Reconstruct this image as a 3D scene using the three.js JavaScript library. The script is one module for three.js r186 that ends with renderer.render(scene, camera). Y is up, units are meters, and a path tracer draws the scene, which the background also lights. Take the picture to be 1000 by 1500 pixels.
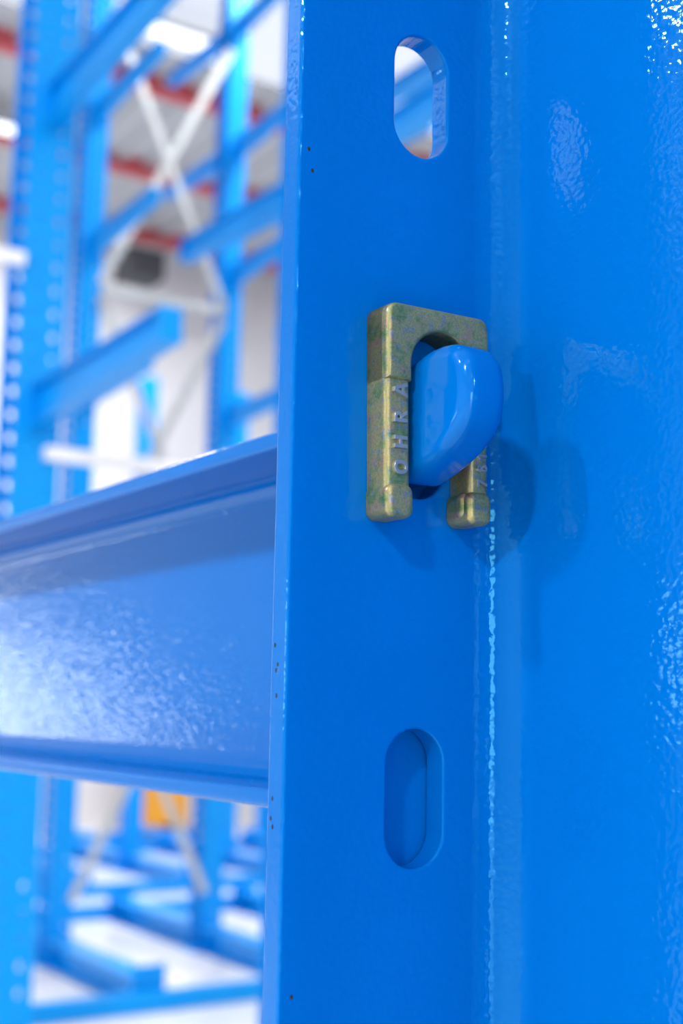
import * as THREE from 'three';
import { mergeGeometries, toCreasedNormals } from 'three/addons/utils/BufferGeometryUtils.js';
import { RoundedBoxGeometry } from 'three/addons/geometries/RoundedBoxGeometry.js';
import { FontLoader } from 'three/addons/loaders/FontLoader.js';
import { TextGeometry } from 'three/addons/geometries/TextGeometry.js';
import { RectAreaLightUniformsLib } from 'three/addons/lights/RectAreaLightUniformsLib.js';

// ---------------------------------------------------------------- camera, sky, lights, exposure
RectAreaLightUniformsLib.init();
const scene = new THREE.Scene();
const FPX = 1929.3;                                             // focal length for a 1500 pixel tall frame
const camera = new THREE.PerspectiveCamera(2 * Math.atan(750 / FPX) * 180 / Math.PI, 1000 / 1500, 0.01, 200);
camera.position.set(-0.2496, -0.0767, 0.2913);
{
  const r = new THREE.Vector3(0.8369, 0.0186, 0.5470), u = new THREE.Vector3(-0.0965, 0.9888, 0.1140), f = new THREE.Vector3(0.5387, 0.1482, -0.8294);
  f.normalize(); r.addScaledVector(f, -r.dot(f)).normalize(); u.crossVectors(r, f);
  camera.quaternion.setFromRotationMatrix(new THREE.Matrix4().makeBasis(r, u, f.clone().negate()));
}
camera.focus = 0.362;
camera.userData.fStop = camera.getFocalLength() / 4.7;          // a 4.7 mm wide pupil
scene.background = new THREE.Color(78, 78.5, 80);             // overcast daylight beyond the gate and the windows

const renderer = new THREE.WebGLRenderer({ antialias: true });
renderer.toneMapping = THREE.LinearToneMapping;
renderer.toneMappingExposure = 0.125;
renderer.shadowMap.enabled = true;

const SKYLIGHT = 1.8, HIGHBAY = 3000;
const SKYLIGHT_Z = [-12.9, -3.4, 6.0, 15.4, 24.8], SKYLIGHT_W = 30, SKYLIGHT_D = 2.7, SKYLIGHT_X = -1;
const FLOOR = -2.08, CEIL = 8.2;
const LAMPS = [[-9.8, 6.3, 3.6], [-9.8, -1.0, 1.5], [-9.8, -8.3, 1], [6.0, -8.3, 1.0], [6.0, -13.2, 1.3], [5.0, -16.9, 1.8], [0.2, 14.8, 1.2], [0.2, 18.2, 1.2], [0.2, 21.8, 1.2], [0.2, 27.2, 1], [4.2, 15.2, 1], [5.4, 19.2, 1], [7.2, 23.2, 1]];   // x, z, share of full power

function areaLight(color, power, w, h, p, target) {
  const l = new THREE.RectAreaLight(color, power, w, h);
  l.position.set(...p); l.lookAt(...target); scene.add(l);
  return l;
}
for (const z of SKYLIGHT_Z) areaLight(0xf4f8ff, SKYLIGHT, SKYLIGHT_W, SKYLIGHT_D, [SKYLIGHT_X, CEIL - 0.03, z], [SKYLIGHT_X, CEIL - 5, z + 1e-4]);

// ---------------------------------------------------------------- helpers
let seed = 7;
const rnd = () => { seed = (seed * 1664525 + 1013904223) >>> 0; return seed / 4294967296; };
const used = {};
function numbered(name) { const n = used[name] = (used[name] ?? -1) + 1; return n ? name + '_' + String(n).padStart(3, '0') : name; }
function shade(o) { o.castShadow = o.receiveShadow = true; return o; }
function thing(name, label, category, p = [0, 0, 0], turn = 0, group) {
  const o = new THREE.Group(); o.name = numbered(name); o.position.set(...p); o.rotation.y = turn;
  o.userData = { label, category }; if (group) o.userData.group = group;
  scene.add(o); return o;
}
function part(name, geo, m, parent, label) {
  const o = shade(new THREE.Mesh(geo, m)); o.name = name; parent.add(o);
  if (label) o.userData.label = label;
  return o;
}
function struct(name, geo, m) { const o = part(name, geo, m, scene); o.userData.kind = 'structure'; return o; }
function dup(root, p, label, turn) {
  const r = root.clone(); r.name = numbered(root.name.replace(/_\d{3}$/, '')); r.userData = { ...root.userData, label };
  r.position.set(...p); if (turn !== undefined) r.rotation.y = turn;
  scene.add(r); return r;
}
const merge = (list) => mergeGeometries(list.map((g) => { const n = g.index ? g.toNonIndexed() : g; for (const k of Object.keys(n.attributes)) if (!['position', 'normal', 'uv'].includes(k)) n.deleteAttribute(k); return n; }));
function box(x0, x1, y0, y1, z0, z1) {                          // box with uv in metres
  const g = new THREE.BoxGeometry(x1 - x0, y1 - y0, z1 - z0).translate((x0 + x1) / 2, (y0 + y1) / 2, (z0 + z1) / 2);
  return metricUV(g);
}
function rbox(x0, x1, y0, y1, z0, z1, r) {
  return metricUV(new RoundedBoxGeometry(x1 - x0, y1 - y0, z1 - z0, 2, r).translate((x0 + x1) / 2, (y0 + y1) / 2, (z0 + z1) / 2));
}
function metricUV(g) {
  const p = g.attributes.position, n = g.attributes.normal, uv = new Float32Array(p.count * 2);
  for (let i = 0; i < p.count; i++) {
    const a = Math.abs(n.getX(i)), b = Math.abs(n.getY(i)), c = Math.abs(n.getZ(i));
    if (a >= b && a >= c) { uv[2 * i] = p.getZ(i); uv[2 * i + 1] = p.getY(i); }
    else if (b >= c) { uv[2 * i] = p.getX(i); uv[2 * i + 1] = p.getZ(i); }
    else { uv[2 * i] = p.getX(i); uv[2 * i + 1] = p.getY(i); }
  }
  g.setAttribute('uv', new THREE.BufferAttribute(uv, 2));
  return g;
}
function bar(a, b, w, t) {                                      // flat bar from a to b, wide w (in the plane of the bar), thick t along z
  const A = new THREE.Vector3(...a), B = new THREE.Vector3(...b), d = B.clone().sub(A);
  const g = new THREE.BoxGeometry(w, d.length(), t);
  metricUV(g);
  g.applyQuaternion(new THREE.Quaternion().setFromUnitVectors(new THREE.Vector3(0, 1, 0), d.normalize()));
  return g.translate(...A.add(B).multiplyScalar(0.5).toArray());
}
// periodic gradient noise
function noise2(cells, s) {
  seed = s; const g = [];
  for (let i = 0; i < cells * cells; i++) { const a = rnd() * Math.PI * 2; g.push(Math.cos(a), Math.sin(a)); }
  const fade = (t) => t * t * t * (t * (t * 6 - 15) + 10);
  return (u, v) => {
    const x = u * cells, y = v * cells, xi = Math.floor(x), yi = Math.floor(y), fx = x - xi, fy = y - yi;
    const d = (i, j) => { const k = 2 * (((yi + j) % cells) * cells + (xi + i) % cells); return g[k] * (fx - i) + g[k + 1] * (fy - j); };
    const a = fade(fx), b = fade(fy);
    return (d(0, 0) * (1 - a) + d(1, 0) * a) * (1 - b) + (d(0, 1) * (1 - a) + d(1, 1) * a) * b;
  };
}
function texture(size, metres, fn, srgb) {
  const data = new Uint8Array(size * size * 4);
  for (let y = 0; y < size; y++) for (let x = 0; x < size; x++) {
    const c = fn(x / size, y / size), k = (y * size + x) * 4;
    data[k] = c[0]; data[k + 1] = c[1]; data[k + 2] = c[2]; data[k + 3] = 255;
  }
  const t = new THREE.DataTexture(data, size, size);
  t.wrapS = t.wrapT = THREE.RepeatWrapping; t.magFilter = THREE.LinearFilter; t.minFilter = THREE.LinearMipmapLinearFilter; t.generateMipmaps = true;
  t.repeat.set(1 / metres, 1 / metres); if (srgb) t.colorSpace = THREE.SRGBColorSpace;
  t.needsUpdate = true; return t;
}
const creased = (g, angle) => toCreasedNormals(g.scale(1000, 1000, 1000), angle).scale(0.001, 0.001, 0.001);   // the addon joins corners on a 0.01 grid: do it in millimetres
const cl = (x) => Math.max(0, Math.min(255, Math.round(x)));

// ---------------------------------------------------------------- materials
const paintBump = (() => {                                     // orange peel of thick enamel, 130 mm tile
  const a = noise2(9, 11), b = noise2(34, 12), c = noise2(75, 13), d = noise2(160, 14);
  return texture(1024, 0.13, (u, v) => { const h = 128 + 75 * a(u, v) + 62 * b(u, v) + 62 * c(u, v) + 16 * d(u, v); return [cl(h), cl(h), cl(h)]; });
})();
const BLUE = new THREE.Color().setRGB(0.0, 0.136, 0.525);
const bluePaint = new THREE.MeshPhysicalMaterial({ color: BLUE, roughness: 0.055, specularColor: new THREE.Color().setRGB(0.15, 0.75, 0.95), bumpMap: paintBump, bumpScale: 0.0002 });
const gloss = new THREE.MeshPhysicalMaterial({ color: BLUE, roughness: 0.1, specularColor: new THREE.Color().setRGB(0.3, 0.8, 1) });
const rackBlue = new THREE.MeshPhysicalMaterial({ color: new THREE.Color().setRGB(0.0, 0.28, 0.78), roughness: 0.28, specularColor: new THREE.Color().setRGB(0.35, 0.8, 1) });
const chipDark = new THREE.MeshStandardMaterial({ color: 0x1a2230, roughness: 0.8 });
const galv = (() => {
  const a = noise2(12, 21), b = noise2(48, 22);
  return new THREE.MeshStandardMaterial({ color: 0xdadddd, metalness: 0.35, roughness: 0.45, map: texture(256, 0.4, (u, v) => { const k = 222 + 30 * a(u, v) + 22 * b(u, v); return [cl(k), cl(k + 2), cl(k + 2)]; }, true) });
})();
const zinc = (() => {                                           // yellow-passivated forged steel: olive with green, pink and bluish bloom
  const a = noise2(8, 31), b = noise2(20, 32), c = noise2(60, 33), d = noise2(150, 34), e = noise2(11, 35);
  const map = texture(1024, 0.045, (u, v) => {
    const gr = a(u, v) + 0.6 * b(u, v), pk = e(u, v) + 0.5 * c(u, v), bl = b(v, u) + 0.5 * c(v, u), g = 26 * d(u, v) + 20 * c(u, v);
    let r = 180, G = 172, B = 116;
    const k1 = Math.max(0, gr) * 1.5; r += (112 - r) * k1; G += (148 - G) * k1; B += (92 - B) * k1;
    const k2 = Math.min(1, Math.max(0, pk - 0.08) * 1.6); r += (190 - r) * k2; G += (150 - G) * k2; B += (128 - B) * k2;
    const k3 = Math.min(1, Math.max(0, bl - 0.15) * 1.3); r += (120 - r) * k3; G += (142 - G) * k3; B += (190 - B) * k3;
    return [cl(r + g), cl(G + g), cl(B + g)];
  }, true);
  const bump = texture(1024, 0.045, (u, v) => { const h = 128 + 90 * c(u, v) + 90 * d(u, v) + 40 * b(u, v); return [cl(h), cl(h), cl(h)]; });
  return new THREE.MeshPhysicalMaterial({ map, metalness: 0.75, roughness: 0.4, bumpMap: bump, bumpScale: 0.00005 });
})();
const zincWorn = new THREE.MeshPhysicalMaterial({ color: 0xa6adaa, metalness: 0.7, roughness: 0.35 });   // raised letters rubbed bright
const whitePaint = new THREE.MeshStandardMaterial({ color: 0xffffff, roughness: 0.3 });
const concrete = (() => {
  const a = noise2(6, 41), b = noise2(40, 42);
  return new THREE.MeshStandardMaterial({ map: texture(512, 6, (u, v) => { const k = 226 + 16 * a(u, v) + 10 * b(u, v); return [cl(k), cl(k - 1), cl(k - 3)]; }, true), roughness: 0.14 });
})();
const wallPaint = (() => {
  const a = noise2(5, 51), b = noise2(60, 52);
  return new THREE.MeshStandardMaterial({ map: texture(256, 5, (u, v) => { const k = 216 + 8 * a(u, v) + 5 * b(u, v); return [cl(k), cl(k), cl(k + 3)]; }, true), roughness: 0.7 });
})();
const deckGrey = new THREE.MeshStandardMaterial({ color: 0xbfc1c4, roughness: 0.6 });
const beamRed = new THREE.MeshStandardMaterial({ color: 0xc4555c, roughness: 0.55 });
const darkGrey = new THREE.MeshStandardMaterial({ color: 0x77797c, roughness: 0.6 });
const frameGrey = new THREE.MeshStandardMaterial({ color: 0x8f9499, roughness: 0.5 });
const glass = new THREE.MeshPhysicalMaterial({ color: 0xffffff, transmission: 1, thickness: 0, roughness: 0.02, ior: 1.5 });
const diffuser = new THREE.MeshStandardMaterial({ color: 0xf4f6f8, roughness: 0.8, emissive: 0xf4f8ff, emissiveIntensity: 2.6 });
const ledFace = new THREE.MeshStandardMaterial({ color: 0xffffff, roughness: 0.6, emissive: 0xffffff, emissiveIntensity: 14 });
const orangePaint = new THREE.MeshStandardMaterial({ color: 0xe8a02c, roughness: 0.5 });
const orangeDark = new THREE.MeshStandardMaterial({ color: 0xb97a1e, roughness: 0.6 });

// ---------------------------------------------------------------- the hall
const X0 = -20, X1 = 16, Z0 = -21, Z1 = 32, TH = 0.3;
struct('floor', box(X0 - 12, X1 + 12, FLOOR - TH, FLOOR, Z0 - 14, Z1 + 14), concrete);
{ // roof deck in strips between the skylights
  const zs = [Z0 - TH, ...SKYLIGHT_Z.flatMap((z) => [z - SKYLIGHT_D / 2, z + SKYLIGHT_D / 2]), Z1 + TH], parts = [];
  for (let i = 0; i < zs.length; i += 2) parts.push(box(X0 - TH, X1 + TH, CEIL, CEIL + TH, zs[i], zs[i + 1]));
  for (const z of SKYLIGHT_Z) {
    parts.push(box(X0 - TH, SKYLIGHT_X - SKYLIGHT_W / 2, CEIL, CEIL + TH, z - SKYLIGHT_D / 2, z + SKYLIGHT_D / 2));
    parts.push(box(SKYLIGHT_X + SKYLIGHT_W / 2, X1 + TH, CEIL, CEIL + TH, z - SKYLIGHT_D / 2, z + SKYLIGHT_D / 2));
  }
  const ceiling = struct('ceiling', merge(parts), deckGrey);
  SKYLIGHT_Z.forEach((z) => part('skylight_panel', box(SKYLIGHT_X - SKYLIGHT_W / 2, SKYLIGHT_X + SKYLIGHT_W / 2, CEIL + 0.02, CEIL + 0.06, z - SKYLIGHT_D / 2, z + SKYLIGHT_D / 2), diffuser, ceiling, 'milky white translucent roof panel'));
  const ibeam = (z) => merge([box(X0, X1, CEIL - 0.24, CEIL - 0.225, z - 0.09, z + 0.09), box(X0, X1, CEIL - 0.015, CEIL - 0.001, z - 0.09, z + 0.09), box(X0, X1, CEIL - 0.225, CEIL - 0.015, z - 0.012, z + 0.012)]);
  for (const z of [-22.7, -20.2, -17.6, -14.95, -10.8, -8.2, -5.6, 0.4, 3.4, 8.6, 11.2, 13.2, 17.9, 20.4, 22.8, 27.2, 29.6]) part('roof_beam', ibeam(z), beamRed, ceiling, 'red steel roof beam');
  const ribs = [];                                             // trapezoid ribs of the steel deck
  for (let i = 0; i < zs.length; i += 2) for (let x = X0 + 0.2; x < X1; x += 0.5) ribs.push(new THREE.BoxGeometry(0.16, 0.06, zs[i + 1] - zs[i]).translate(x, CEIL - 0.029, (zs[i] + zs[i + 1]) / 2));
  const rm = part('deck_ribs', merge(ribs), deckGrey, ceiling); rm.userData.kind = 'stuff';
}
function glazed(name, axis, at, out, a0, a1, y0, y1, n) {       // strip of n panes in a wall opening; axis 'x': wall runs along x at z = at
  const w = new THREE.Group(); w.name = name; w.userData.kind = 'structure'; scene.add(w);
  const bx = (p0, p1, q0, q1, d0, d1) => { const e = [at + out * d0, at + out * d1].sort((m, k) => m - k); return axis === 'x' ? box(p0, p1, q0, q1, e[0], e[1]) : box(e[0], e[1], q0, q1, p0, p1); };
  const s = (a1 - a0) / n, fr = [];
  for (let i = 0; i <= n; i++) fr.push(bx(Math.max(a0, a0 + i * s - 0.04), Math.min(a1, a0 + i * s + 0.04), y0, y1, 0.1, 0.18));
  fr.push(bx(a0, a1, y0, y0 + 0.07, 0.1, 0.18), bx(a0, a1, y1 - 0.07, y1, 0.1, 0.18));
  part('window_frame', merge(fr), frameGrey, w);
  for (let i = 0; i < n; i++) part('pane', bx(a0 + i * s + 0.04, a0 + (i + 1) * s - 0.04, y0 + 0.07, y1 - 0.07, 0.138, 0.144), glass, w);
}
const holed = (axis, at0, at1, a0, a1, h0, h1, y0, y1) => {     // wall from a0 to a1 with an opening h0..h1, y0..y1
  const bx = (p0, p1, q0, q1) => axis === 'x' ? box(p0, p1, q0, q1, at0, at1) : box(at0, at1, q0, q1, p0, p1);
  const l = [bx(a0, h0, FLOOR, CEIL), bx(h1, a1, FLOOR, CEIL), bx(h0, h1, y1, CEIL)];
  if (y0 > FLOOR) l.push(bx(h0, h1, FLOOR, y0));
  return merge(l);
};
const farWall = struct('wall_far', holed('x', Z0 - TH, Z0, X0 - TH, X1 + TH, -9.8, -4.4, 0.3, 0.8), wallPaint);
glazed('window_1', 'x', Z0, -1, -9.8, -4.4, 0.3, 0.8, 5);
struct('wall_right', box(X1, X1 + TH, FLOOR, CEIL, Z0, Z1), wallPaint);
const backWall = struct('wall_back', holed('x', Z1, Z1 + TH, X0 - TH, X1 + TH, -14.5, -6.8, FLOOR, 4.6), wallPaint);   // wide open gate behind the camera
part('gate_frame', merge([box(-14.65, -14.5, FLOOR, 4.75, Z1 - 0.06, Z1), box(-6.8, -6.65, FLOOR, 4.75, Z1 - 0.06, Z1), box(-14.5, -6.8, 4.6, 4.75, Z1 - 0.06, Z1)]), frameGrey, backWall);
struct('wall_left', holed('z', X0 - TH, X0, Z0, Z1, -20, -7, 0.3, 1.5), wallPaint);
glazed('window_2', 'z', X0, -1, -20, -7, 0.3, 1.5, 6);
// ---------------------------------------------------------------- foreground upright: wide-flange column with slotted flanges
const PITCH = 0.1, SX = 0.0352, SR = 0.0094, SH = 0.0184;       // slot rows, half width, half height
function slottedFlange(half, y0, y1, t, bevel, sx, r, h, segs) {
  const s = new THREE.Shape([[-half, y0], [half, y0], [half, y1], [-half, y1]].map((q) => new THREE.Vector2(...q)));
  for (let k = Math.ceil((y0 + 0.08) / PITCH); k * PITCH < y1 - 0.08; k++) for (const side of [-1, 1]) {
    const c = side * sx, y = k * PITCH, p = new THREE.Path();
    p.absarc(c, y + h - r, r, 0, Math.PI, false); p.absarc(c, y - h + r, r, Math.PI, 2 * Math.PI, false); p.closePath();
    s.holes.push(p);
  }
  const b = Math.max(bevel, 1e-5);
  return new THREE.ExtrudeGeometry(s, { depth: t - 2 * b, bevelEnabled: bevel > 0, bevelThickness: b, bevelSize: b, bevelOffset: -b, bevelSegments: 3, curveSegments: segs }).translate(0, 0, -t + b);
}
function webShape(tw, r, z0, z1, n) {                           // section of web and its four root fillets, in (x, z)
  const p = [];
  const arc = (cx, cz, a0, a1) => { for (let i = 0; i <= n; i++) { const a = a0 + (a1 - a0) * i / n; p.push(new THREE.Vector2(cx + r * Math.cos(a), cz + r * Math.sin(a))); } };
  const h = tw / 2, P = Math.PI;
  p.push(new THREE.Vector2(-h - r, z0 - 0.0006));
  arc(-h - r, z0 + r, -P / 2, 0); arc(-h - r, z1 - r, 0, P / 2);
  p.push(new THREE.Vector2(-h - r, z1 + 0.0006), new THREE.Vector2(h + r, z1 + 0.0006));
  arc(h + r, z1 - r, P / 2, P); arc(h + r, z0 + r, P, P * 1.5);
  p.push(new THREE.Vector2(h + r, z0 - 0.0006));
  return new THREE.Shape(p);
}
function webGeometry(tw, r, z0, z1, y0, y1, n) {
  const g = new THREE.ExtrudeGeometry(webShape(tw, r, z0, z1, n), { depth: y1 - y0, bevelEnabled: false });
  g.applyMatrix4(new THREE.Matrix4().makeBasis(new THREE.Vector3(1, 0, 0), new THREE.Vector3(0, 0, 1), new THREE.Vector3(0, 1, 0))).translate(0, y0, 0);
  const ix = g.attributes.position.count;                      // the swap of axes mirrors: turn the triangles round
  for (const a of Object.values(g.attributes)) for (let i = 0; i < ix; i += 3) for (let c = 0; c < a.itemSize; c++) { const q = a.array[i * a.itemSize + c]; a.array[i * a.itemSize + c] = a.array[(i + 1) * a.itemSize + c]; a.array[(i + 1) * a.itemSize + c] = q; }
  g.computeVertexNormals();
  return creased(g, 0.5);
}
{
  const H = 0.27, T = 0.008, top = 5.4;
  const t = thing('rack_upright', 'large glossy blue slotted steel upright filling the right half of the foreground', 'rack upright', [0, 0, 0]);
  const fl = slottedFlange(0.0764, FLOOR + 0.02, top, T, 0.0009, SX, SR, SH, 18);
  const f1 = part('flange', fl, bluePaint, t, 'slotted flange holding the metal clip');
  part('flange', fl.clone().rotateY(Math.PI).translate(0, 0, H), bluePaint, t);
  part('web', webGeometry(0.0072, 0.012, 0, H, FLOOR + 0.02, top, 12), bluePaint, t, 'broad flat web');
  part('base_plate', rbox(-0.11, 0.11, FLOOR, FLOOR + 0.02, -0.06, H + 0.06, 0.003), bluePaint, t);
  // small pits and chips in the paint along the flange edge
  const pit = (x, y, z, r, sx, sz) => { const g = new THREE.SphereGeometry(r, 8, 6).scale(sx, 1.3, sz).translate(x, y, z); part('paint_chip', g, chipDark, f1, 'dark pit in the paint'); };
  for (const [x, y] of [[-0.0732, 0.0742], [-0.0719, 0.0683], [-0.0725, -0.1475]]) pit(x, y, 0, 0.0005, 1, 0.25);
  for (const [y, z] of [[-0.0995, -0.0052], [-0.1045, -0.0058], [-0.1065, -0.0048], [-0.0655, -0.0042], [-0.067, -0.005], [-0.0735, -0.0045], [-0.0605, -0.0058]]) pit(-0.0764, y, z, 0.0005, 0.25, 1);
}

// ---------------------------------------------------------------- foreground arm: rolled beam behind the upright, its end plate with hooks
{
  const t = thing('cantilever_arm', 'nearest blue I-beam arm crossing at left behind the slotted upright', 'rack arm', [0, -0.047, -0.008]);
  const hh = 0.061, hb = 0.0364, tf = 0.0062, tw = 0.0056, r = 0.0085, L = 1.25, n = 6, P = Math.PI;
  const p = [], V = (x, y) => p.push(new THREE.Vector2(x, y));
  const arc = (cx, cy, rad, a0, a1) => { for (let i = 0; i <= n; i++) { const a = a0 + (a1 - a0) * i / n; V(cx + rad * Math.cos(a), cy + rad * Math.sin(a)); } };
  const e = 0.0016, h = tw / 2;                                 // rolled edges
  arc(-hb + e, hh - e, e, P, P / 2); arc(hb - e, hh - e, e, P / 2, 0); arc(hb - e, hh - tf + e, e, 0, -P / 2);
  arc(h + r, hh - tf - r, r, P / 2, P); arc(h + r, -hh + tf + r, r, P, P * 1.5);
  arc(hb - e, -hh + tf - e, e, P / 2, 0); arc(hb - e, -hh + e, e, 0, -P / 2); arc(-hb + e, -hh + e, e, -P / 2, -P); arc(-hb + e, -hh + tf - e, e, P, P / 2);
  arc(-h - r, -hh + tf + r, r, -P / 2, 0); arc(-h - r, hh - tf - r, r, 0, P / 2); arc(-hb + e, hh - tf + e, e, P * 1.5, P);
  const g = creased(new THREE.ExtrudeGeometry(new THREE.Shape(p.reverse()), { depth: L, bevelEnabled: false }), 0.5).translate(0, 0, -L - 0.013);
  part('beam', g, bluePaint, t);
  part('end_plate', rbox(-0.058, 0.058, -0.085, 0.079, -0.0135, -0.0004, 0.001), bluePaint, t);
  part('end_cap', rbox(-0.038, 0.038, -0.064, 0.064, -L - 0.019, -L - 0.013, 0.001), bluePaint, t);
  // hook: thick tongue with a heavy round, through the slot and turned down over the flange (z, y measured from the flange face, slot centre)
  const pr = [[-0.012, 0.0160], [-0.001, 0.0163], [0.005, 0.0185], [0.012, 0.0203], [0.019, 0.0206], [0.0250, 0.0190], [0.0290, 0.0148], [0.0305, 0.0085], [0.0302, 0.0025], [0.0280, -0.0030], [0.0234, -0.0072], [0.0170, -0.0106], [0.0095, -0.0134], [0.0030, -0.0150], [-0.001, -0.0142], [-0.012, -0.0138]];
  const sh = new THREE.Shape(); sh.moveTo(...pr[0]); sh.lineTo(...pr[1]);
  sh.splineThru(pr.slice(2, 15).map((q) => new THREE.Vector2(...q))); sh.lineTo(...pr[15]); sh.closePath();
  const hookGeo = creased(new THREE.ExtrudeGeometry(sh, { depth: 0.0062, bevelEnabled: true, bevelThickness: 0.0043, bevelSize: 0.0042, bevelOffset: -0.0042, bevelSegments: 8, curveSegments: 60 }), 0.7);
  hookGeo.translate(0, 0, -0.0031).rotateY(-Math.PI / 2);      // (z, y, x) -> world axes
  for (const s of [-1, 1]) part('hook', hookGeo.clone().translate(s * SX, 0.047, 0.008), gloss, t, 'thick glossy blue hook tongue');
}

// ---------------------------------------------------------------- locking clip
{
  const font = await new FontLoader().loadAsync('fonts/droid/droid_sans_bold.typeface.json');
  const t = thing('locking_clip', 'olive brass-coloured forged steel clip straddling the blue hook on the slotted upright', 'clip', [-SX, 0, 0.0002]);
  t.rotation.z = 0.018;
  const W = 0.0176, TOP = 0.0332, BOT = -0.0257, IL = -0.0093, IR = 0.0108, AY = 0.0165, RC = 0.0035;
  const outline = (top, bot, wo, il, ir) => {                   // upside-down U with rounded outer corners
    const s = new THREE.Shape(), c = (il + ir) / 2, ri = (ir - il) / 2, q = 0.002;
    s.moveTo(-wo + q, bot); s.lineTo(il - q, bot); s.quadraticCurveTo(il, bot, il, bot + q); s.lineTo(il, AY);
    s.absarc(c, AY, ri, Math.PI, 0, true); s.lineTo(ir, bot + q); s.quadraticCurveTo(ir, bot, ir + q, bot); s.lineTo(wo - q, bot); s.quadraticCurveTo(wo, bot, wo, bot + q);
    s.lineTo(wo, top - RC); s.absarc(wo - RC, top - RC, RC, 0, Math.PI / 2, false); s.lineTo(-wo + RC, top); s.absarc(-wo + RC, top - RC, RC, Math.PI / 2, Math.PI, false);
    s.lineTo(-wo, bot + q); s.quadraticCurveTo(-wo, bot, -wo + q, bot);
    return s;
  };
  const flatBack = (s, o) => { const g = new THREE.ExtrudeGeometry(s, o), p = g.attributes.position; for (let i = 0; i < p.count; i++) p.setZ(i, Math.max(0, p.getZ(i))); return g; };   // flat back against the flange
  const ext = (s, d, b) => creased(flatBack(s, { depth: d - b, bevelEnabled: true, bevelThickness: b, bevelSize: b * 0.95, bevelOffset: -b * 0.95, bevelSegments: 5, curveSegments: 24 }), 0.7);
  const body = ext(outline(TOP, BOT + 0.0005, W, IL, IR), 0.0090, 0.0018);
  // thicker bridge over the arch and thicker feet
  const bs = new THREE.Shape(), c = (IL + IR) / 2, ri = (IR - IL) / 2, YB = 0.0118;
  bs.moveTo(-W, YB); bs.lineTo(IL, YB); bs.lineTo(IL, AY); bs.absarc(c, AY, ri, Math.PI, 0, true); bs.lineTo(IR, YB); bs.lineTo(W, YB);
  bs.lineTo(W, TOP - RC); bs.absarc(W - RC, TOP - RC, RC, 0, Math.PI / 2, false); bs.lineTo(-W + RC, TOP); bs.absarc(-W + RC, TOP - RC, RC, Math.PI / 2, Math.PI, false); bs.closePath();
  const bridge = ext(bs, 0.0102, 0.0016);
  const foot = (x0, x1) => {
    const s = new THREE.Shape(), q = 0.0026, y0 = BOT - 0.0002, y1 = -0.0166, P = Math.PI;
    s.moveTo(x0 + q, y0); s.lineTo(x1 - q, y0); s.absarc(x1 - q, y0 + q, q, -P / 2, 0, false); s.lineTo(x1, y1 - q); s.absarc(x1 - q, y1 - q, q, 0, P / 2, false); s.lineTo(x0 + q, y1); s.absarc(x0 + q, y1 - q, q, P / 2, P, false); s.lineTo(x0, y0 + q); s.absarc(x0 + q, y0 + q, q, P, P * 1.5, false);
    return ext(s, 0.0102, 0.0019);
  };
  const nub = new THREE.CapsuleGeometry(0.0022, 0.0032, 6, 14).scale(0.8, 1, 1).translate(IR - 0.0002, -0.0204, 0.0058);
  const geo = merge([body, bridge, foot(-W - 0.0003, IL + 0.0004), foot(IR - 0.0012, W + 0.0003), nub]);
  const m = part('clip_body', metricUV(geo), zinc, t);
  const letters = (str, size, stretch, x, y0, gap, z) => {        // raised, read from the bottom up
    let y = y0;
    for (const ch of str) {
      const g = new TextGeometry(ch, { font, size, depth: 0.0010, curveSegments: 6, bevelEnabled: true, bevelThickness: 0.0003, bevelSize: 0.00012, bevelSegments: 2 });
      g.computeBoundingBox(); const b = g.boundingBox; g.translate(-b.min.x, 0, 0).scale(stretch, 1, 1).rotateZ(Math.PI / 2).translate(x, y, z);
      part('letter', metricUV(g), zincWorn, m, 'raised character on the clip');
      y += (b.max.x - b.min.x) * stretch + gap;
    }
  };
  letters('OHRA', 0.0041, 1.02, -0.0113, -0.0142, 0.0026, 0.0088);
  letters('78', 0.0034, 0.85, 0.0162, -0.0152, 0.0012, 0.0086);
  letters('1A8', 0.0034, 0.85, 0.0162, -0.0076, 0.0009, 0.0086);
}

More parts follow.
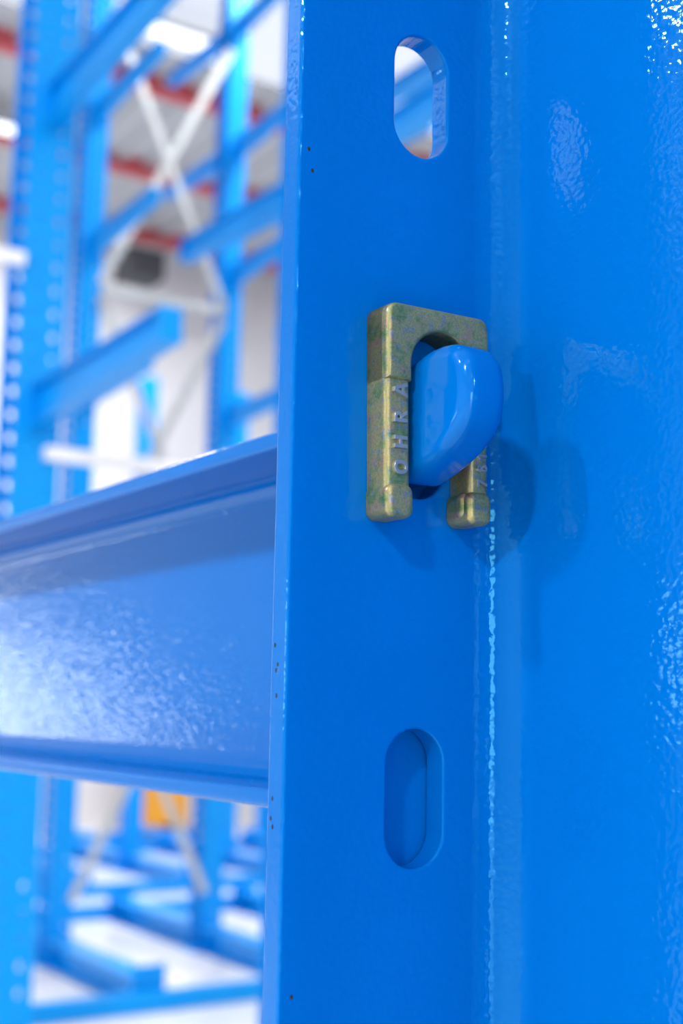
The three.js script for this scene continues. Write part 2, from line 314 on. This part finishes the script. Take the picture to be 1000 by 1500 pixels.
// ---------------------------------------------------------------- background racks
const PB = 0.1, BH = 0.21;                                      // half flange width, section depth
function makeUpright(name, top, label) {
  const t = thing(name, label, 'rack upright', [0, FLOOR, 0]);
  const y0 = 0.03, y1 = top - FLOOR;
  const fl = slottedFlange(PB, y0, y1, 0.012, 0, 0.045, 0.011, 0.02, 5);
  part('flange', slottedFlange(PB, y0, y1, 0.012, 0, 0.045, 0.0085, 0.0165, 5).translate(0, 0, BH / 2), rackBlue, t);
  part('flange', fl.clone().rotateY(Math.PI).translate(0, 0, -BH / 2), rackBlue, t);
  part('web', webGeometry(0.008, 0.014, -BH / 2 + 0.012, BH / 2 - 0.012, y0, y1, 3), rackBlue, t);
  part('base_plate', rbox(-0.16, 0.16, 0, 0.03, -BH / 2, BH / 2, 0.004), rackBlue, t);
  return t;
}
function makeArm(label, group) {                                // tapered I-section arm, root plate at the origin, tip towards +z
  const t = thing('cantilever_arm', label, 'rack arm', [0, 0, 0], 0, group);
  const L = 1.22, d0 = 0.085, d1 = 0.058, w = 0.04;
  const taper = (g) => { const p = g.attributes.position; for (let i = 0; i < p.count; i++) { const k = p.getZ(i) / L, s = (d0 + (d1 - d0) * k) / d0; p.setY(i, p.getY(i) * s); } g.computeVertexNormals(); return g; };
  const g = merge([box(-w, w, d0 - 0.009, d0, 0.012, L), box(-w, w, -d0, -d0 + 0.009, 0.012, L), box(-0.003, 0.003, -d0 + 0.009, d0 - 0.009, 0.012, L)]);
  part('beam', taper(g), rackBlue, t);
  part('root_plate', rbox(-0.07, 0.07, -0.11, 0.11, 0, 0.014, 0.003), rackBlue, t);
  part('end_cap', rbox(-w - 0.002, w + 0.002, -d1 - 0.004, d1 + 0.004, L, L + 0.01, 0.003), rackBlue, t);
  for (const s of [-1, 1]) part('hook', rbox(s * 0.045 - 0.006, s * 0.045 + 0.006, -0.014, 0.014, -0.016, 0.001, 0.003), rackBlue, t);
  t.rotation.order = 'YXZ'; t.rotation.x = -0.045;
  return t;
}
const LEVEL = [-0.047, 1.12, 2.42, 3.72, 4.92, 6.12];
const arm0 = makeArm('', undefined);
let armUsed = false;
function arm(x, y, z, side, label, group) {
  const p = [x, y, z + side * (BH / 2 + 0.001)], turn = side > 0 ? 0 : Math.PI;
  let a = arm0;
  if (armUsed) a = dup(arm0, p, label, turn); else { armUsed = true; arm0.position.set(...p); arm0.rotation.y = turn; arm0.userData.label = label; }
  if (group) a.userData.group = group; else delete a.userData.group;
  return a;
}
const foot0 = (() => {                                         // foot beam on the floor, bolted against an upright, tip towards +z
  const t = thing('foot_beam', '', 'rack foot'), L = 1.62;
  part('beam', merge([box(-0.11, 0.11, 0.001, 0.013, 0, L), box(-0.11, 0.11, 0.187, 0.2, 0, L), box(-0.005, 0.005, 0.013, 0.187, 0, L)]), rackBlue, t);
  part('end_plate', rbox(-0.125, 0.125, 0.001, 0.28, L, L + 0.024, 0.004), rackBlue, t);
  return t;
})();
let footUsed = false;
function foot(x, z, side, label, group) {
  const p = [x, FLOOR, z + side * (BH / 2 + 0.004)], turn = side > 0 ? 0 : Math.PI;
  let o = foot0;
  if (footUsed) o = dup(foot0, p, label, turn); else { footUsed = true; foot0.position.set(...p); foot0.rotation.y = turn; foot0.userData.label = label; }
  if (group) o.userData.group = group; else delete o.userData.group;
}
const BX = 1.57, CX = 3.74, DX = 6.67, STEP = 1.33, BZ = -4.9, CZ = -9.87, DZ = -15, EZ = -20;
const tie = (x0, x1, y, z, label, w = 0.05) => { const o = shade(new THREE.Mesh(rbox(x0, x1, y - w / 2, y + w / 2, z - 0.02, z + 0.02, 0.006), galv)); if (w < 0.06) o.material = whitePaint; o.name = numbered('tie_bar'); o.userData = { label, category: 'tie bar' }; scene.add(o); };
const brace = (a, b, label) => { const o = shade(new THREE.Mesh(bar(a, b, 0.075, 0.008), galv)); o.name = numbered('brace_bar'); o.userData = { label, category: 'brace' }; scene.add(o); };
const rail = (x0, x1, z, label) => { const o = shade(new THREE.Mesh(rbox(x0, x1, FLOOR + 0.001, FLOOR + 0.13, z - 0.04, z + 0.04, 0.005), rackBlue)); o.name = numbered('floor_rail'); o.userData = { label, category: 'rail' }; scene.add(o); };
// second row, nearest behind the foreground
const upB = makeUpright('rack_upright', 7.3, 'bright blue slotted upright at the left edge, nearest of the blurred ones');
upB.position.set(BX, FLOOR, BZ);
dup(upB, [BX - STEP, FLOOR, BZ], 'blue upright of the nearest blurred row, outside the left edge');
dup(upB, [BX + STEP, FLOOR, BZ], 'second blurred upright of the nearest row, covered by the big foreground upright');
dup(upB, [BX + 2 * STEP, FLOOR, BZ], 'third blurred upright of the nearest row, covered by the broad foreground web');
arm(BX, LEVEL[2], BZ, 1, 'thick blue arm rising steeply to the top edge from the left edge upright');
arm(BX, LEVEL[1], BZ, 1, 'blue arm with square end cap just above the foreground beam');
arm(BX + STEP, LEVEL[2], BZ, 1, 'broad lower blue arm seen through the top slot of the foreground upright');
arm(BX + STEP, LEVEL[2], BZ, -1, 'blue arm with blunt tip crossing the right far upright, below the white cross');
arm(BX + 2 * STEP, LEVEL[3], BZ, -1, 'upper blue arm seen through the top slot of the foreground upright');
tie(BX + 0.03, BX + STEP - 0.03, 0.93, BZ + BH / 2 + 0.022, 'bright white horizontal tie bar just above the foreground beam', 0.055);
tie(BX - STEP + 0.03, BX - 0.1, 1.72, BZ + BH / 2 + 0.022, 'white tie bar cut by the left edge of the picture', 0.055);
// third row: uprights joined by galvanised bracing
for (let k = 0; k < 4; k++) {
  dup(upB, [CX + k * STEP, FLOOR, CZ], ['blurred blue upright on the left side of the white cross brace', 'blurred blue upright on the right side of the white cross brace', 'third row upright covered by the slotted flange of the foreground upright', 'third row upright covered by the web of the foreground upright'][k]);
  if (k < 3) for (const s of k < 2 ? [1, -1] : [-1]) foot(CX + k * STEP, CZ, s, [['foot beam with square end plate at the lower left, on the white floor', 'far end of the foot beam behind the lower left upright'], ['broad foot beam running to the lower right, beside the foreground upright', 'dark blue foot beam end behind the right far upright'], ['foot beam covered by the slotted flange, near side', 'dark foot beam end touching the foreground flange edge']][k][s > 0 ? 0 : 1]);
}
for (const [k, lv, s, label] of [
  [0, 4, 1, 'short blue arm with blunt tip above the left end of the white cross'], [0, 3, 1, 'blue arm under the left foot of the white cross brace'],
  [1, 4, 1, 'blue arm on the right of the right far upright, by the red beam'], [1, 4, -1, 'blue arm behind the white cross, sloping down to the left'],
  [1, 3, 1, 'blue arm low on the right of the right far upright'], [1, 5, -1, 'thin blue arm with its tip at the white roof panel, upper middle'],
  [1, 5, 1, 'blue arm at the top edge on the right far upright'], [2, 3, -1, 'blue arm tip touching the edge of the foreground flange, at cap height'],
  [0, 2, 1, 'blue arm behind the square-capped arm, low on the left far upright'], [1, 2, 1, 'blue arm just over the foreground beam, right of the right far upright'], [3, 5, -1, 'small far blue arm at the bottom of the top slot']]) arm(CX + k * STEP, LEVEL[lv], CZ, s, label);
const xl = CX + 0.085, xr = CX + STEP - 0.085;
brace([xl, 5.86, CZ + 0.125], [xr, 3.42, CZ + 0.125], 'whitish brace bar of the upper cross, falling to the right');
brace([xl, 3.42, CZ + 0.115], [xr, 5.86, CZ + 0.115], 'whitish brace bar of the upper cross, falling to the left');
brace([xl, 3.3, CZ + 0.125], [xr, 0.9, CZ + 0.125], 'faint brace falling right, between the tie bar and the foreground beam');
brace([xl, 0.9, CZ + 0.115], [xr, 3.3, CZ + 0.115], 'faint brace falling left, between the tie bar and the foreground beam');
brace([xl, 0.75, CZ + 0.125], [xr, -1.6, CZ + 0.125], 'faint brace falling right, under the foreground beam');
brace([xl, -1.6, CZ + 0.115], [xr, 0.75, CZ + 0.115], 'faint brace falling left, under the foreground beam');
tie(xl, xr, 3.37, CZ + BH / 2 + 0.042, 'whitish horizontal tie bar below the upper white cross', 0.09);
rail(CX - 1.2, CX + 4.4, CZ + BH / 2 + 1.75, 'light blue rail along the floor at the lower left, nearest one');
rail(CX - 1.2, CX + 4.4, CZ - BH / 2 - 1.75, 'thin dark blue rail along the floor behind the third row');
// fourth and fifth rows, low and far
const upD = makeUpright('rack_upright', 4.1, 'small far blue upright between the white cross bars, above the foreground beam');
upD.position.set(DX, FLOOR, DZ);
for (const k of [-1, 1, 2]) dup(upD, [DX + k * STEP, FLOOR, DZ], ['low far upright covered by the left far upright', '', 'low far upright peeping out beside the right far upright', 'low far upright between the right far upright and the foreground flange'][k + 1]);
for (const k of [-1, 0, 1, 2]) for (const s of [1, -1]) foot(DX + k * STEP, DZ, s, 'small blurred foot beam on the white floor, fourth row', 'foot beams of the fourth row');
for (const k of [0, 1, 2]) arm(DX + k * STEP, LEVEL[2], DZ, -1, ['tiny far blue arm between the cross bars above the foreground beam', 'tiny far blue arm beside the right far upright', 'tiny far blue arm next to the foreground flange edge'][k]);
rail(DX - 2, DX + 4, DZ + BH / 2 + 1.75, 'thin blue rail on the white floor, before the fourth row');
rail(DX - 2, DX + 4, DZ - BH / 2 - 1.75, 'thin blue rail on the white floor, behind the fourth row');
[7.3, 8.4, 10.7, 12].forEach((x, i) => { dup(upD, [x, FLOOR, EZ + 1.3], ['tiny low upright far back, behind the left far upright', 'tiny low upright far back, left of the orange crate', 'tiny low upright far back, right of the orange crate', 'tiny low upright farthest right, by the foreground flange edge'][i]); });
for (const x of [7.3, 8.4, 10.7, 12]) foot(x, EZ + 1.3, 1, 'tiny foot beam on the white floor close to the far wall', 'foot beams close to the far wall');
// ---------------------------------------------------------------- orange crate by the far wall
{
  const t = thing('crate', 'orange crate on the floor below the foreground beam, far away', 'crate', [9.3, FLOOR, -19.9]);
  const w = 0.42, h = 0.9;
  part('panel', rbox(-w, w, 0.1, h, -0.4, 0.4, 0.02), orangePaint, t);
  for (const s of [-1, 1]) part('skid', box(s * 0.35 - 0.06, s * 0.35 + 0.06, 0, 0.1, -0.4, 0.4), orangeDark, t);
  part('lid', rbox(-w - 0.03, w + 0.03, h, h + 0.06, -0.43, 0.43, 0.015), orangeDark, t);
}
{ // dark fan heater hung from the roof by the far wall
  const t = thing('fan_heater', 'dark grey box hanging under the roof by the far wall, below the lowest red beam', 'heater', [8.55, 6.95, -19.7]);
  const m = new THREE.MeshStandardMaterial({ color: 0x3a3c40, roughness: 0.6 });
  part('casing', rbox(-0.34, 0.34, 0.1, 0.6, -0.3, 0.3, 0.03), m, t);
  for (let i = 1; i < 5; i++) part('louvre', rbox(-0.3, 0.3, 0.06 + i * 0.1, 0.12 + i * 0.1, 0.3, 0.33, 0.008), m, t);
  for (const s of [-1, 1]) part('hanger', new THREE.CylinderGeometry(0.012, 0.012, CEIL - 7.55, 8).translate(s * 0.28, 0.6 + (CEIL - 7.55) / 2, 0), frameGrey, t);
}
// ---------------------------------------------------------------- lamps under the roof
LAMPS.forEach(([x, z, share], i) => {
  const label = ['linear ceiling lamp behind the camera on the left', 'linear ceiling lamp left of the foreground', 'linear ceiling lamp far on the left', 'linear ceiling lamp above the racks', 'bright white ceiling lamp seen between the blue arms', 'bright white ceiling lamp at the left edge', 'first ceiling lamp behind the camera, nearest', 'second ceiling lamp behind the camera', 'third ceiling lamp behind the camera', 'ceiling lamp nearest the gate', 'right-hand ceiling lamp behind the camera, nearest', 'right-hand ceiling lamp behind the camera, middle one', 'right-hand ceiling lamp behind the camera, farthest'][i];
  const t = thing('ceiling_lamp', label, 'lamp', [x, CEIL - 0.35, z]);
  part('housing', rbox(-0.75, 0.75, 0.0, 0.08, -0.16, 0.16, 0.01), frameGrey, t);
  part('lamp_face', box(-0.72, 0.72, -0.012, -0.002, -0.14, 0.14), ledFace, t, 'glowing white face');
  for (const s of [-1, 1]) part('hanger', new THREE.CylinderGeometry(0.008, 0.008, 0.27, 8).translate(s * 0.6, 0.215, 0), frameGrey, t);
  areaLight(0xffffff, HIGHBAY * share, 1.44, 0.28, [x, CEIL - 0.375, z], [x, CEIL - 5, z + 1e-4]);
});

scene.traverse((o) => { if (o.isMesh) o.castShadow = o.receiveShadow = true; });
renderer.render(scene, camera);
